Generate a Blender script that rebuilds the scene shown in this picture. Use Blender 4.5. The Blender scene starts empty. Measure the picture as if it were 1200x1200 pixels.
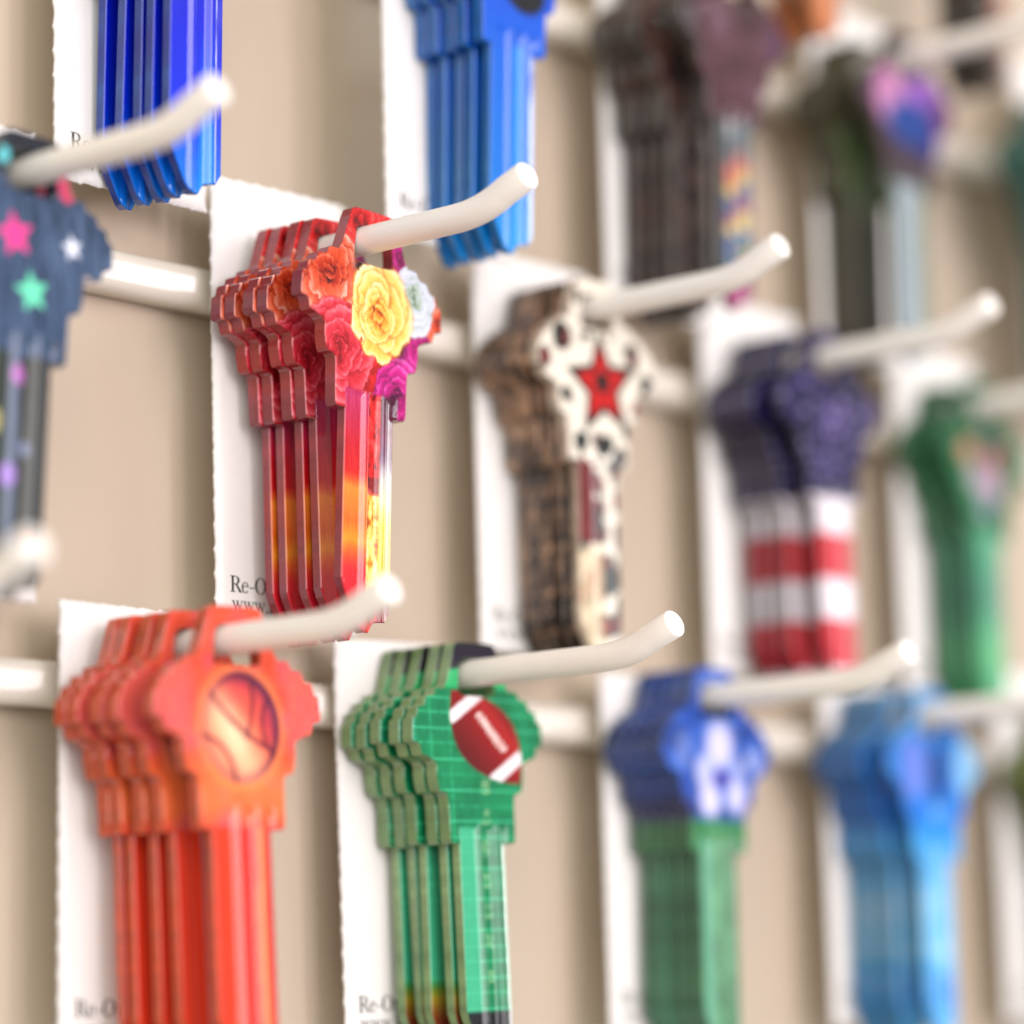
import bpy, math, random
import numpy as np
from mathutils import Matrix, Vector
from mathutils.geometry import delaunay_2d_cdt, tessellate_polygon

MM = 0.001
rng = np.random.default_rng(7)
random.seed(7)
C = bpy.context.scene.collection

# ------------------------------------------------------------------ helpers
def lin(c):
    c = np.asarray(c, float) / 255.0
    return np.where(c <= 0.04045, c / 12.92, ((c + 0.055) / 1.055) ** 2.4)

def link(o, parent=None):
    C.objects.link(o)
    if parent is not None:
        o.parent = parent
    return o

def tag(o, label=None, cat=None, group=None, kind=None):
    for k, v in (('label', label), ('category', cat), ('group', group), ('kind', kind)):
        if v:
            o[k] = v
    return o

def mesh_obj(name, verts, faces, mat, parent=None, smooth=None, colors=None):
    me = bpy.data.meshes.new(name)
    me.from_pydata([tuple(float(a) * MM for a in v) for v in verts], [], [tuple(int(i) for i in f) for f in faces])
    if colors is not None:
        at = me.color_attributes.new('design', 'FLOAT_COLOR', 'POINT')
        buf = np.ones((len(verts), 4), np.float32)
        buf[:, :3] = colors
        at.data.foreach_set('color', buf.ravel())
    if smooth is not None:
        me.polygons.foreach_set('use_smooth', np.array(smooth, bool))
    if mat:
        me.materials.append(mat)
    me.update()
    o = bpy.data.objects.new(name, me)
    return link(o, parent)

def empty(name, loc):
    o = bpy.data.objects.new(name, None)
    o.empty_display_size = 0.004
    o.location = [a * MM for a in loc]
    return link(o)

# ------------------------------------------------------------------ value noise (numpy)
_tab = rng.random((256, 256))
def noise(x, z, s=1.0, seed=0):
    x = np.asarray(x, float) / s + seed * 17.31 + 100
    z = np.asarray(z, float) / s + seed * 9.77 + 100
    xi, zi = np.floor(x).astype(int), np.floor(z).astype(int)
    fx, fz = x - xi, z - zi
    fx, fz = fx * fx * (3 - 2 * fx), fz * fz * (3 - 2 * fz)
    g = lambda a, b: _tab[a % 256, b % 256]
    return (g(xi, zi) * (1 - fx) + g(xi + 1, zi) * fx) * (1 - fz) + (g(xi, zi + 1) * (1 - fx) + g(xi + 1, zi + 1) * fx) * fz

def fbm(x, z, s=1.0, seed=0, o=4):
    t, a, w = 0, 1, 0
    for i in range(o):
        t = t + a * noise(x, z, s / 2 ** i, seed + i * 3)
        w += a
        a *= 0.55
    return t / w

def ss(a, b, x):
    t = np.clip((np.asarray(x, float) - a) / (b - a), 0, 1)
    return t * t * (3 - 2 * t)

def mixc(c, d, t):
    t = np.asarray(t, float)
    if t.ndim == 1:
        t = t[:, None]
    return c * (1 - t) + np.asarray(d, float) * t

def flat(x, c):
    return np.tile(np.asarray(c, float), (len(x), 1))

def ramp(v, stops):
    xs = [s[0] for s in stops]
    return np.stack([np.interp(v, xs, [s[1][i] for s in stops]) for i in range(3)], 1)

def star_sd(x, z, cx, cz, r, rot=0.0, inner=0.45):
    """>0 inside a five-pointed star"""
    dx, dz = x - cx, z - cz
    a = np.arctan2(dx, dz) + rot
    rr = np.hypot(dx, dz)
    k = 2 * math.pi / 5
    a = np.abs((a + k / 2) % k - k / 2)
    px, pz = rr * np.cos(a), rr * np.sin(a)
    ax, az = r, 0.0
    bx, bz = r * inner * math.cos(k / 2), r * inner * math.sin(k / 2)
    ex, ez = bx - ax, bz - az
    L = math.hypot(ex, ez)
    return ((px - ax) * (-ez) + (pz - az) * ex) / L

def cells(x, z, s, seed=0):
    """worley: distance to nearest and second nearest jittered point"""
    xs, zs = x / s + 50, z / s + 50
    xi, zi = np.floor(xs).astype(int), np.floor(zs).astype(int)
    d1 = np.full(len(xs), 9.0); d2 = np.full(len(xs), 9.0); idv = np.zeros(len(xs))
    for i in (-1, 0, 1):
        for j in (-1, 0, 1):
            a, b = xi + i, zi + j
            px = a + _tab[(a + seed * 7) % 256, b % 256]
            pz = b + _tab[(b + seed * 5 + 31) % 256, (a + 77) % 256]
            d = np.hypot(xs - px, zs - pz)
            n = d < d1
            d2 = np.where(n, d1, np.minimum(d2, d))
            idv = np.where(n, _tab[(a + 13) % 256, (b + 91) % 256], idv)
            d1 = np.where(n, d, d1)
    return d1 * s, d2 * s, idv

# ------------------------------------------------------------------ the printed designs: colour of the print, plus some painted blade sheen, at (x, z) mm, hook contact = origin
def rose(c, x, z, cx, cz, rx, rz, pal, seed):
    """overlapping petals laid from the outer ring inwards, each paler towards its rim"""
    rg = np.random.default_rng(seed * 11 + 3)
    dx = (x - cx) / rx + .34 * (fbm(x, z, 2.2, seed) - .5)
    dz = (z - cz) / rz + .34 * (fbm(x, z, 2.2, seed + 40) - .5)
    vein = noise(np.arctan2(dz, dx) * 9, np.hypot(dx, dz) * 1.2, .6, seed) - .5
    out = c.copy()
    a0 = rg.random() * 6.28
    for n, rr, pr in ((5, .60, .54), (4, .44, .46), (4, .28, .36), (3, .15, .25), (2, .05, .13)):
        a0 += rg.random() * 2
        for i in range(n):
            a = a0 + 2 * math.pi * (i + rg.uniform(-.3, .3)) / n
            qr = pr * rg.uniform(.78, 1.22)
            px, pz = rr * math.cos(a), rr * math.sin(a)
            # petal frame: radial and tangential
            rd = (dx - px) * math.cos(a) + (dz - pz) * math.sin(a)
            td = -(dx - px) * math.sin(a) + (dz - pz) * math.cos(a)
            d = np.hypot(rd * 1.05, td * .82) / qr
            rim = (rd / qr + 1) * .5
            v = .22 + .55 * np.clip(rim, 0, 1) + .22 * ss(.7, .96, d) * (rd > -.3 * qr) + .16 * vein + rg.uniform(-.07, .07)
            v = v - (.20 if pr < .3 else 0)
            col = ramp(np.clip(v, 0, 1), pal)
            edge = ss(1.16, 1.0, d)
            out = mixc(out, ramp(np.clip(v * .35, 0, 1), pal), ss(1.14, 1.02, d) * .55)
            out = mixc(out, col, ss(1.03, .97, d))
    return out

YEL = [(0, (96, 14, 8)), (.22, (190, 84, 16)), (.42, (232, 160, 52)), (.65, (240, 196, 98)), (.85, (244, 216, 136)), (1, (248, 230, 172))]
WHI = [(0, (40, 62, 50)), (.3, (134, 156, 124)), (.55, (186, 194, 190)), (.8, (200, 204, 222)), (1, (216, 218, 236))]
PEA = [(0, (40, 4, 10)), (.3, (160, 34, 14)), (.55, (204, 70, 36)), (.8, (222, 112, 84)), (1, (236, 168, 148))]
RED = [(0, (34, 4, 8)), (.3, (150, 10, 14)), (.6, (206, 26, 28)), (1, (238, 96, 88))]
COR = [(0, (80, 4, 12)), (.35, (166, 14, 30)), (.65, (204, 44, 60)), (1, (230, 110, 120))]
MAG = [(0, (30, 2, 26)), (.4, (136, 6, 84)), (.7, (190, 20, 120)), (1, (226, 92, 176))]
ORA = [(0, (24, 4, 2)), (.35, (140, 22, 4)), (.65, (206, 92, 14)), (1, (236, 160, 70))]

def d_rose(x, z):
    n = fbm(x, z, 2.2, 3)
    c = ramp(np.clip(n * 1.5 - .25, 0, 1), RED)
    c = rose(c, x, z, -2.6, 2.2, 4.4, 4.2, RED, 2)
    c = rose(c, x, z, 5.2, -1.0, 3.2, 3.4, MAG, 21)
    c = rose(c, x, z, -11.6, -11.0, 4.2, 3.8, ORA, 8)
    c = rose(c, x, z, -8.6, -5.8, 6.4, 6.0, PEA, 4)
    c = rose(c, x, z, 9.8, -12.4, 4.6, 4.4, MAG, 9)
    c = rose(c, x, z, 12.6, -8.6, 2.6, 3.4, PEA, 14)
    c = rose(c, x, z, -6.0, -15.6, 5.4, 6.0, COR, 6)
    c = rose(c, x, z, 5.0, -19.8, 4.4, 4.6, MAG, 17)
    c = rose(c, x, z, 7.9, -5.9, 3.5, 4.2, WHI, 12)
    dk = np.exp(-((x + 2.3) ** 2 / 1.4 + (z + 3.9) ** 2 / 0.9)) + np.exp(-((x - 5.0) ** 2 / 1.2 + (z + 12.6) ** 2 / 3))
    c = mixc(c, (22, 8, 18), np.clip(dk * 1.3, 0, 1))
    c = rose(c, x, z, 1.2, -9.3, 4.9, 6.1, YEL, 5)
    # blade: three lengthwise strips of the same picture, pink gloss veil baked into the left
    b = ss(-19.8, -20.6, z) * (np.abs(x) < 4.9)
    k = (x + 4.75) / 9.5
    zz = z + 1.6 * (fbm(x, z, 4, 8) - .5)
    left = ramp(-zz, [(20, (176, 44, 96)), (27, (188, 20, 40)), (31, (196, 22, 22)), (33.2, (238, 128, 40)), (37, (226, 100, 30)), (40, (238, 140, 30)), (43.5, (206, 32, 40)), (52, (196, 26, 64))])
    mid = ramp(np.clip(fbm(x * 2.4, z, 1.5, 31) * 1.7 - .35, 0, 1), RED)
    mid = mixc(mid, (28, 10, 16), ss(-30.6, -31.4, z + 1.4 * (fbm(x, z, .8, 4) - .5)) * ss(-33.6, -32.6, z + 1.6 * (fbm(x, z, .7, 6) - .5)) * .45)
    my = ramp(np.clip(fbm(x * 2.6, z, 1.3, 37) * 1.7 - .3, 0, 1), YEL)
    mid = mixc(mid, my, ss(-33.0, -33.6, z) * ss(-47.2, -46.4, z))
    right = ramp(-zz, [(20, (64, 20, 40)), (25, (104, 30, 66)), (28, (96, 52, 84)), (30.5, (176, 172, 166)), (34, (196, 204, 160)), (37, (240, 196, 60)), (45, (246, 176, 50)), (47.5, (116, 20, 20)), (52, (150, 20, 30))])
    bl = np.where((k < .48)[:, None], left, np.where((k < .70)[:, None], mid, right))
    streak = (noise(x, z * 0.06, 0.12, 5) - .5) * 22
    return np.clip(mixc(c, bl + streak[:, None], b), 0, 255)

def d_leopard_cream(x, z):
    c = flat(x, (222, 214, 196))
    wx, wz = x + 1.2 * (fbm(x, z, 3, 1) - .5), z + 1.2 * (fbm(x, z, 3, 2) - .5)
    d1, d2, idv = cells(wx, wz, 3.3, 3)
    e1, e2, idb = cells(wx * 1.15, wz * .8, 3.0, 8)
    d1 = np.where(z < -22.4, e1 * .64, d1)
    blob = ss(1.0, 0.82, d1) * (z < -22)
    core = ss(0.62, 0.46, d1) * (z < -22)
    for i, (px, pz, qx, qz) in enumerate(((-8.1, -5.0, 1.5, 1.7), (-2.4, -4.9, 1.1, 1.0), (2.2, -4.6, .8, .9), (7.8, -6.4, 1.3, 1.7), (11.3, -10.2, 1.4, 1.4), (8.9, -13.8, 1.5, .9), (6.6, -17.6, 1.1, 1.0), (-6.4, -13.2, 1.5, .9), (.9, -19.4, 1.8, 1.4), (-4.0, -19.8, 1.2, 1.2), (4.6, -21.2, 1.0, 1.3), (-11.6, -8.6, .9, 1.2), (4.9, .6, .9, 1.2), (-4.7, 1.5, .6, .9))):
        q = np.hypot((wx - px) / qx, (wz - pz) / qz) / 1.22
        blob = np.maximum(blob, ss(1.15, .95, q))
        core = np.maximum(core, ss(.75, .5, q) * (i % 3 != 1))
    idv = np.where(z < -22, idv, (np.floor(x * .4) % 2) * .9)
    c = mixc(c, (20, 17, 16), blob)
    c = mixc(c, np.where((idv > .45)[:, None], (134, 16, 18), (24, 46, 42)), core)
    b = (z < -22.4)
    c = mixc(c, (216, 196, 158), ss(-33, -36, z) * (x < 1) * b * .8)
    left = b & (x > -4.75) & (x < -1.2) & (z > -34)
    c[left] = (104, 26, 28) + 30 * (noise(x[left], z[left] * .3, .5, 4)[:, None] - .5)
    rs = star_sd(x, z, .9, -11.2, 6.1, 0.1)
    pad = ss(7.5, 7.0, np.hypot(x - .9, z + 11.2))
    c = mixc(c, (222, 214, 196), pad * (rs < 0))
    c = mixc(c, (18, 16, 16), ss(-.95, -.75, rs))
    c = mixc(c, (186, 2, 6), ss(.0, .15, rs))
    h = np.hypot((x - .9) * 1.0, (z + 11.0 - .35 * np.abs(x - .9)) * 1.0)
    c = mixc(c, (20, 10, 10), ss(1.75, 1.5, h))
    return c

def d_leopard_tan(x, z):
    n = fbm(x, z, 3, 6)
    c = ramp(n, [(.2, (132, 94, 66)), (.5, (176, 130, 98)), (.8, (222, 176, 140))])
    c = mixc(c, (206, 160, 128), ss(-15.5, -17, z) * ss(-23, -22, z) * .7)
    wx, wz = x + 1.4 * (fbm(x, z, 3, 11) - .5), z + 1.4 * (fbm(x, z, 3, 12) - .5)
    d1, d2, idv = cells(wx, wz, 3.2, 9)
    c = mixc(c, (14, 10, 8), ss(1.3, 1.1, d1))
    c = mixc(c, (84, 50, 34), ss(.45, .25, d1))
    d1, d2, idv = cells(wx * 1.6, wz * .5, 2.6, 4)
    return mixc(c, (36, 22, 18), (z < -22.5) * ss(1.3, .9, d1) * .9)

def d_basketball(x, z):
    n = fbm(x, z, 2.4, 13)
    dots = .5 + .5 * np.sin((x + z) * 6.5) * np.sin((x - z) * 6.5)
    c = ramp(n, [(.25, (204, 58, 30)), (.5, (218, 76, 50)), (.75, (206, 68, 84))])
    side_ = ss(5.5, 8.5, np.abs(x)) * ss(-15, -12, z)
    c = mixc(c, (186, 52, 84), np.clip(side_ * (.45 + .5 * fbm(x, z, 3, 15)), 0, 1))
    c = mixc(c, (244, 140, 92), ss(.15, .8, dots) * .5 * (.3 + side_))
    r = np.hypot((x - .1) / 6.2, (z + 10.6) / 6.8)
    c = mixc(c, (250, 152, 84), ss(1.26, 1.0, r) * .6)
    c = mixc(c, (240, 140, 70), ss(-12, -18, z) * ss(-23, -20, z) * .5)
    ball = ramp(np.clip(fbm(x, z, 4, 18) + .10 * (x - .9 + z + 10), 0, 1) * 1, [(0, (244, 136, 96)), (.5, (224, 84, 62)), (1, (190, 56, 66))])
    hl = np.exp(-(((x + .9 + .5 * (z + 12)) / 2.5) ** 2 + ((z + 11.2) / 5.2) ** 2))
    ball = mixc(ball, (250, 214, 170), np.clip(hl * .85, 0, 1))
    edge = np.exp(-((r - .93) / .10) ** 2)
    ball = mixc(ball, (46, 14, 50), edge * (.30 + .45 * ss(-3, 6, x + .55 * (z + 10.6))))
    u = ((x - .1) * .82 + (z + 10.6) * -.57) / 6.9
    v = ((x - .1) * .57 + (z + 10.6) * .82) / 6.9
    seam = np.minimum.reduce([np.abs(np.hypot(u + 1.5, v + .35) - 1.72) + .3 * (v < -.1), np.abs(v + .02 - .16 * u * u), np.abs(np.hypot(u - .95, v - .75) - .72), np.abs(np.hypot(u + .25, v + 1.35) - .82)])
    ball = mixc(ball, (92, 26, 44), ss(.065, .02, seam) * .85)
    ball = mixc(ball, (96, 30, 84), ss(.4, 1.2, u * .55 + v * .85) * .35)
    c = mixc(c, ball, ss(1.04, .96, r))
    b = z < -22.6
    bl = ramp(x + .8 * (fbm(x, z, 5, 2) - .5), [(-4.5, (212, 50, 22)), (-1, (220, 60, 30)), (.4, (196, 30, 22)), (1.5, (210, 46, 36)), (2.6, (240, 128, 56)), (4.2, (190, 26, 44))])
    return mixc(c, bl, b * 1.0)

SEG = {'0': 'abcdef', '1': 'bc', '2': 'abged', '3': 'abgcd', '4': 'fgbc', '5': 'afgcd'}
def digit(u, v, ch, w, h, t):
    """u right, v up, origin at the lower left of a w x h digit"""
    L = {'a': ((0, h), (w, h)), 'b': ((w, h), (w, h / 2)), 'c': ((w, h / 2), (w, 0)), 'd': ((0, 0), (w, 0)), 'e': ((0, 0), (0, h / 2)), 'f': ((0, h / 2), (0, h)), 'g': ((0, h / 2), (w, h / 2))}
    d = np.full(len(u), 9.0)
    for s in SEG[ch]:
        (ax, ay), (bx, by) = L[s]
        ex, ey = bx - ax, by - ay
        q = np.clip(((u - ax) * ex + (v - ay) * ey) / (ex * ex + ey * ey), 0, 1)
        d = np.minimum(d, np.hypot(u - ax - q * ex, v - ay - q * ey))
    return ss(t + .05, t - .05, d)

def d_football(x, z):
    n = fbm(x, z, 2.5, 22)
    c = ramp(n, [(.2, (2, 104, 62)), (.8, (10, 132, 82))])
    gz = np.abs((z + .4) % 2.05 - 1.02)
    c = mixc(c, (70, 196, 140), ss(.14, .05, gz) * .75)
    gx = np.minimum(np.abs(x + 9.6), np.minimum(np.abs(x + 5.9), np.abs(x - 9.4)))
    c = mixc(c, (60, 186, 130), ss(.16, .06, gx) * .6)
    c = mixc(c, (110, 190, 170), ss(-12.0, -13.0, x) * .35)
    # numbers up the field, read sideways
    zc = -14.3
    for word in ('30', '40', '50', '40', '30', '20', '10'):
        for i, ch in enumerate(word):
            u = -(z - (zc + .1)) - i * 1.15
            v = x - .1
            m = digit(u, v, ch, .62, 1.25, .09)
            c = mixc(c, (226, 226, 170), m * .6)
        zc -= 4.15
    a = math.radians(-52)
    u = (x - 1.4) * .74 * math.cos(a) + (z + 8.6) * math.sin(a)
    v = -(x - 1.4) * .74 * math.sin(a) + (z + 8.6) * math.cos(a)
    L, W = 7.9, 4.5
    inside = W * (1 - (u / L) ** 2) - np.abs(v)
    n2 = noise(x, z, .35, 3)
    ball = ramp(v / W * .5 + .5 + .06 * (n2 - .5), [(0, (84, 4, 8)), (.5, (134, 8, 12)), (.8, (166, 26, 24)), (1, (120, 8, 12))])
    ball = mixc(ball, (238, 226, 226), ss(.85, .7, np.abs(np.abs(u) - 5.1)))
    lac = (np.abs(u) < 3.2) * ss(.15, .09, np.abs(v - 1.1))
    tick = (np.abs(u) < 3.3) * (np.abs(v - 1.1) < .55) * (np.abs((u + 3.3) % .8 - .4) < .19)
    ball = mixc(ball, (240, 214, 204), np.maximum(lac, tick * 1.0))
    c = mixc(c, ball, ss(-.05, .1, inside))
    top = ss(.6, 1.1, z - .10 * x)
    c = mixc(c, (26, 18, 34), top)
    c = mixc(c, (46, 176, 104), ss(-2.5, -1.8, z) * ss(1.1, .6, z - .1 * x) * .9)
    c = mixc(c, (74, 184, 140), ss(-20.2, -21, z) * (x > -4.7) * (x < -1.4) * .75)  # pale mint reflection painted on the blade's left flat
    return mixc(c, (14, 16, 22), ss(-44.6, -45.2, z))

def d_football_back(x, z):
    c = d_football(x, z)
    return mixc(c, ramp(-z, [(40, (20, 120, 50)), (43, (150, 130, 30)), (46, (110, 40, 20)), (52, (70, 20, 16))]), ss(-40, -42, z))

def d_star(x, z):
    st = fbm(x + z * .18, z * .12, .45, 41, 3)
    c = ramp(st, [(.25, (32, 48, 72)), (.5, (52, 72, 100)), (.75, (76, 96, 124))])
    for cx, cz, r, col in ((-2.2, -8.6, 3.0, (226, 62, 138)), (.8, -14.9, 2.7, (104, 214, 172)), (6.6, -8.2, 1.7, (222, 226, 236)), (-9.6, -6.6, 2.4, (220, 70, 140)), (-7.6, -17.6, 2.2, (222, 226, 236)), (9.2, -11.6, .8, (168, 152, 146)), (-5, 3, 1.6, (96, 206, 200))):
        c = mixc(c, col, ss(-.12, .1, star_sd(x, z, cx, cz, r, .25)))
    c = mixc(c, (22, 22, 28), ss(-1.9, -1.5, z) * .85)
    c = mixc(c, (96, 190, 196), ss(1.3, .9, np.hypot(x + 4.6, z - .6)))
    c = mixc(c, (206, 66, 100), ss(1.8, 1.4, np.hypot((x - 5.4), (z + .4) * .6)))
    b = z < -22.6
    bl = ramp(x, [(-4.7, (120, 130, 120)), (-3.4, (30, 36, 28)), (-2.0, (44, 54, 50)), (-1.2, (62, 80, 108)), (-.2, (56, 74, 104)), (.2, (30, 32, 20)), (2.6, (34, 34, 24)), (3.2, (48, 56, 60)), (4.7, (18, 18, 20))]) + (st[:, None] - .5) * 30
    c = mixc(c, bl, b * 1.0)
    for cx, cz, rx, rz, col in ((-.4, -25, 1.1, 1.4, (176, 96, 176)), (-1.4, -37, 1.3, 1.4, (146, 110, 190)), (2.2, -44, .9, 1.4, (190, 82, 46)), (-3.6, -31, .8, 1.6, (190, 180, 120)), (1.2, -33.5, .7, 1, (110, 120, 150))):
        c = mixc(c, col, ss(1.15, .75, np.hypot((x - cx) / rx, (z - cz) / rz)))
    return c

def d_flag(x, z):
    n = fbm(x, z, 1.6, 51)
    c = ramp(n, [(.25, (9, 4, 34)), (.55, (24, 14, 64)), (.85, (62, 46, 112))])
    hx, hz = (x - .6) / 4.4, (z + 10.5) / 4.4
    heart = (hx ** 2 + hz ** 2 - .6) ** 3 - hx ** 2 * hz ** 3
    c = mixc(c, (84, 66, 124), ss(.05, -.05, heart) * .6)
    d1, _, idv = cells(x, z, 2.3, 5)
    c = mixc(c, (172, 162, 206), ss(.62, .32, d1) * (idv > .35) * .85)
    stripes = ramp(-z + .3 * x * 0, [(22.4, (222, 214, 218)), (27.6, (222, 214, 218)), (27.9, (186, 14, 34)), (34.6, (186, 14, 34)), (34.9, (222, 214, 218)), (40.9, (222, 214, 218)), (41.2, (186, 14, 34)), (48.4, (186, 14, 34)), (48.7, (222, 214, 218)), (52, (222, 214, 218))])
    return mixc(c, stripes, ss(-21.8, -22.4, z))

def d_green(x, z):
    n = fbm(x, z, 3, 61)
    c = ramp(n, [(.2, (4, 66, 34)), (.6, (14, 98, 54)), (.9, (40, 130, 76))])
    for cx, cz, r, col in ((-5.2, -8.4, 2.9, (212, 130, 108)), (-2.6, -12.8, 3.2, (186, 150, 176)), (3.2, -8.6, 3.2, (196, 84, 108)), (2.0, -13.6, 3.2, (206, 150, 184)), (-.6, -17.6, 2.4, (150, 140, 170)), (.4, -6, 2.4, (60, 84, 84))):
        c = mixc(c, col, ss(1.1, .6, np.hypot(x - cx, z - cz) / r) * .85)
    c = mixc(c, ramp(z + 2 * n, [(-50, (46, 150, 90)), (-40, (62, 160, 100)), (-32, (14, 116, 84)), (-22, (34, 142, 96))]), (z < -22) * 1.0)
    return mixc(c, (6, 78, 44), (z > -2.5) * 1.0)

def d_soccer(x, z):
    n = fbm(x, z, 2, 71)
    c = ramp(n, [(.2, (16, 44, 108)), (.6, (30, 76, 172)), (.9, (76, 120, 208))])
    for cx, cz, rx, rz, k in ((.6, -7.2, 3.6, 4.0, 1), (-3.2, -11.4, 2.4, 3.0, .85), (-2.0, -15.4, 2.8, 2.8, 1), (4.4, -14.6, 2.8, 2.8, .95), (4.8, -10.8, 1.6, 2.2, .7), (8.8, -9.2, 2.2, 2.2, .6), (-8.2, -8.4, 2.4, 3.2, .35), (-.6, 1.6, 3.4, 1.6, .5)):
        c = mixc(c, (206, 202, 236), ss(1.35, .5, np.hypot((x - cx) / rx, (z - cz) / rz)) * k)
    c = mixc(c, (74, 58, 150), ss(1.2, .5, np.hypot((x - .8) / 2.3, (z + 12.2) / 1.5)) * .85)
    c = mixc(c, (52, 48, 96), ss(-13, -17, z) * ss(4, 8, np.abs(x - .6)) * .8)
    gr = ramp(fbm(x * 2.5, z * .7, 1.6, 73), [(.2, (18, 80, 38)), (.5, (44, 116, 66)), (.8, (92, 158, 106))])
    gr = mixc(gr, (112, 176, 150), (z < -21) * (x > -4.4) * (x < -1.6) * .7)  # bright reflection on the left flat, painted in as mint
    return mixc(c, gr, ss(-17.4, -19, z))

def d_lightblue(x, z):
    c = ramp(-z, [(-4, (24, 104, 168)), (6, (30, 110, 190)), (16, (10, 110, 206)), (20, (40, 146, 214)), (30, (96, 172, 212)), (38, (80, 170, 216)), (43, (14, 126, 206)), (52, (90, 176, 216))])
    n = fbm(x, z, 3.5, 81)
    c = mixc(c, (150, 196, 226), ss(.5, .75, n) * .7)
    c = mixc(c, (100, 124, 208), ss(1.1, .8, np.hypot((x + 5.6) / 3.4, (z + 8.8) / 5.4)))
    c = mixc(c, (134, 186, 220), ss(1.1, .7, np.hypot((x - 9.5) / 3.4, (z + 8.5) / 6)))
    c = mixc(c, (6, 24, 92), ss(1.3, .6, np.hypot((x - 1.0) / 2.2, (z + 9.4) / 4.6)))
    return c

def d_olive(x, z):
    n = fbm(x, z, 3, 91)
    return ramp(n, [(.2, (44, 56, 20)), (.5, (82, 96, 34)), (.8, (150, 160, 110))])

def d_dark_back(x, z):
    n = fbm(x, z, 3, 101)
    return ramp(n, [(.25, (22, 15, 14)), (.45, (56, 38, 36)), (.6, (92, 56, 48)), (.8, (74, 80, 76))])

def d_plum(x, z):
    n = fbm(x, z, 4, 103)
    c = ramp(n, [(.25, (52, 26, 30)), (.55, (76, 42, 48)), (.8, (104, 72, 90))])
    c = mixc(c, (74, 40, 74), ss(7, 12, x) * .8)
    c = mixc(c, (62, 62, 64), ss(-7, -12, x) * .7)
    i = np.floor((-z - 22.5) / 2.3 + 1.5 * (noise(x, z, 2.2, 9) - .5)).astype(int) + (x > .6)
    pal = np.array([(150, 150, 150), (52, 90, 92), (70, 84, 88), (208, 96, 66), (226, 190, 90), (60, 84, 130), (150, 60, 110), (226, 200, 112), (44, 84, 150), (62, 140, 100), (226, 120, 80), (170, 40, 110)], float)
    bl = pal[np.clip(i, 0, 11)]
    bl = bl * .8
    bl = mixc(bl, (62, 60, 62), (x < -2.4) * .85 + (x > 3.6) * .8)
    return mixc(c, bl, (z < -22.6) * 1.0)

def d_pansy(x, z):
    n = fbm(x, z, 3, 111)
    c = ramp(n, [(.25, (34, 20, 30)), (.6, (62, 34, 56)), (.85, (98, 60, 98))])
    for cx, cz, rx, rz, col in ((-5.6, -7.2, 4.2, 5.6, (186, 122, 164)), (2.4, -5.6, 3.8, 3.8, (150, 92, 178)), (6.4, -5.0, 3.0, 3.0, (120, 70, 160)), (8.6, -14.4, 3.4, 6.4, (128, 38, 108)), (9.6, -5.4, 2.4, 3.4, (104, 44, 116)), (1.0, -11.2, 7.6, 4.2, (6, 52, 128)), (5.6, -14.2, 2.6, 2.8, (8, 28, 104))):
        c = mixc(c, col, ss(1.15, .7, np.hypot((x - cx) / rx, (z - cz) / rz)))
    c = mixc(c, (58, 46, 52), ss(-16.2, -18, z) * ss(7, 5, np.abs(x)))
    bl = ramp(x + .5 * (n - .5), [(-4.7, (100, 124, 104)), (-2.5, (146, 156, 168)), (0.6, (136, 150, 158)), (2.4, (84, 108, 80)), (4.7, (48, 62, 46))])
    return mixc(c, bl, (z < -21.5) * 1.0)

def d_forest(x, z):
    n = fbm(x, z, 4, 121)
    c = ramp(n, [(.2, (42, 34, 22)), (.5, (62, 58, 34)), (.8, (82, 72, 60))])
    c = mixc(c, (56, 78, 30), ss(-9, -14, z) * ss(-27, -22, z))
    return mixc(c, (36, 34, 12), ss(-25, -28, z))

def d_teal(x, z):
    n = fbm(x, z, 4, 131)
    return ramp(n + (z + 20) * .008, [(.2, (16, 66, 54)), (.5, (40, 92, 76)), (.8, (110, 150, 140))])

def d_royal(x, z):
    n = fbm(x * 2, z * .4, 3, 141)
    c = ramp(-z + 5 * (n - .5), [(-4, (6, 20, 150)), (30, (6, 26, 190)), (40, (4, 40, 200)), (46, (4, 84, 206)), (52, (10, 120, 214))])
    return mixc(c, (24, 132, 216), ss(.4, 1.6, x) * ss(3.4, 2.2, x) * ss(-26, -46, z) * .9)  # azure highlight streak painted down the blade

def d_azure(x, z):
    n = fbm(x * 2, z * .4, 3, 151)
    c = ramp(-z + 4 * (n - .5), [(-4, (8, 50, 170)), (16, (6, 74, 190)), (24, (4, 92, 198)), (40, (6, 106, 198)), (52, (14, 134, 210))])
    c = mixc(c, (8, 10, 20), ss(1.1, .8, np.hypot((x - 2.2) / 4.4, (z + 14.0) / 3.4)))
    return mixc(c, (34, 146, 206), ss(.2, .8, x) * ss(2.4, 1.6, x) * (z < -22) * .6)  # painted azure highlight along the blade

def d_orange(x, z):
    n = fbm(x, z, 4, 161)
    return ramp(n + .03 * x, [(.2, (110, 66, 34)), (.5, (186, 104, 44)), (.8, (170, 84, 30))])

def d_brown(x, z):
    n = fbm(x, z, 4, 171)
    return ramp(n + .06 * (x - 1), [(.2, (22, 14, 8)), (.5, (44, 28, 14)), (.75, (150, 70, 26)), (1, (160, 80, 40))])

# ------------------------------------------------------------------ materials
def new_mat(name):
    m = bpy.data.materials.new(name)
    m.use_nodes = True
    return m, m.node_tree.nodes, m.node_tree.links, m.node_tree.nodes['Principled BSDF']

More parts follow.
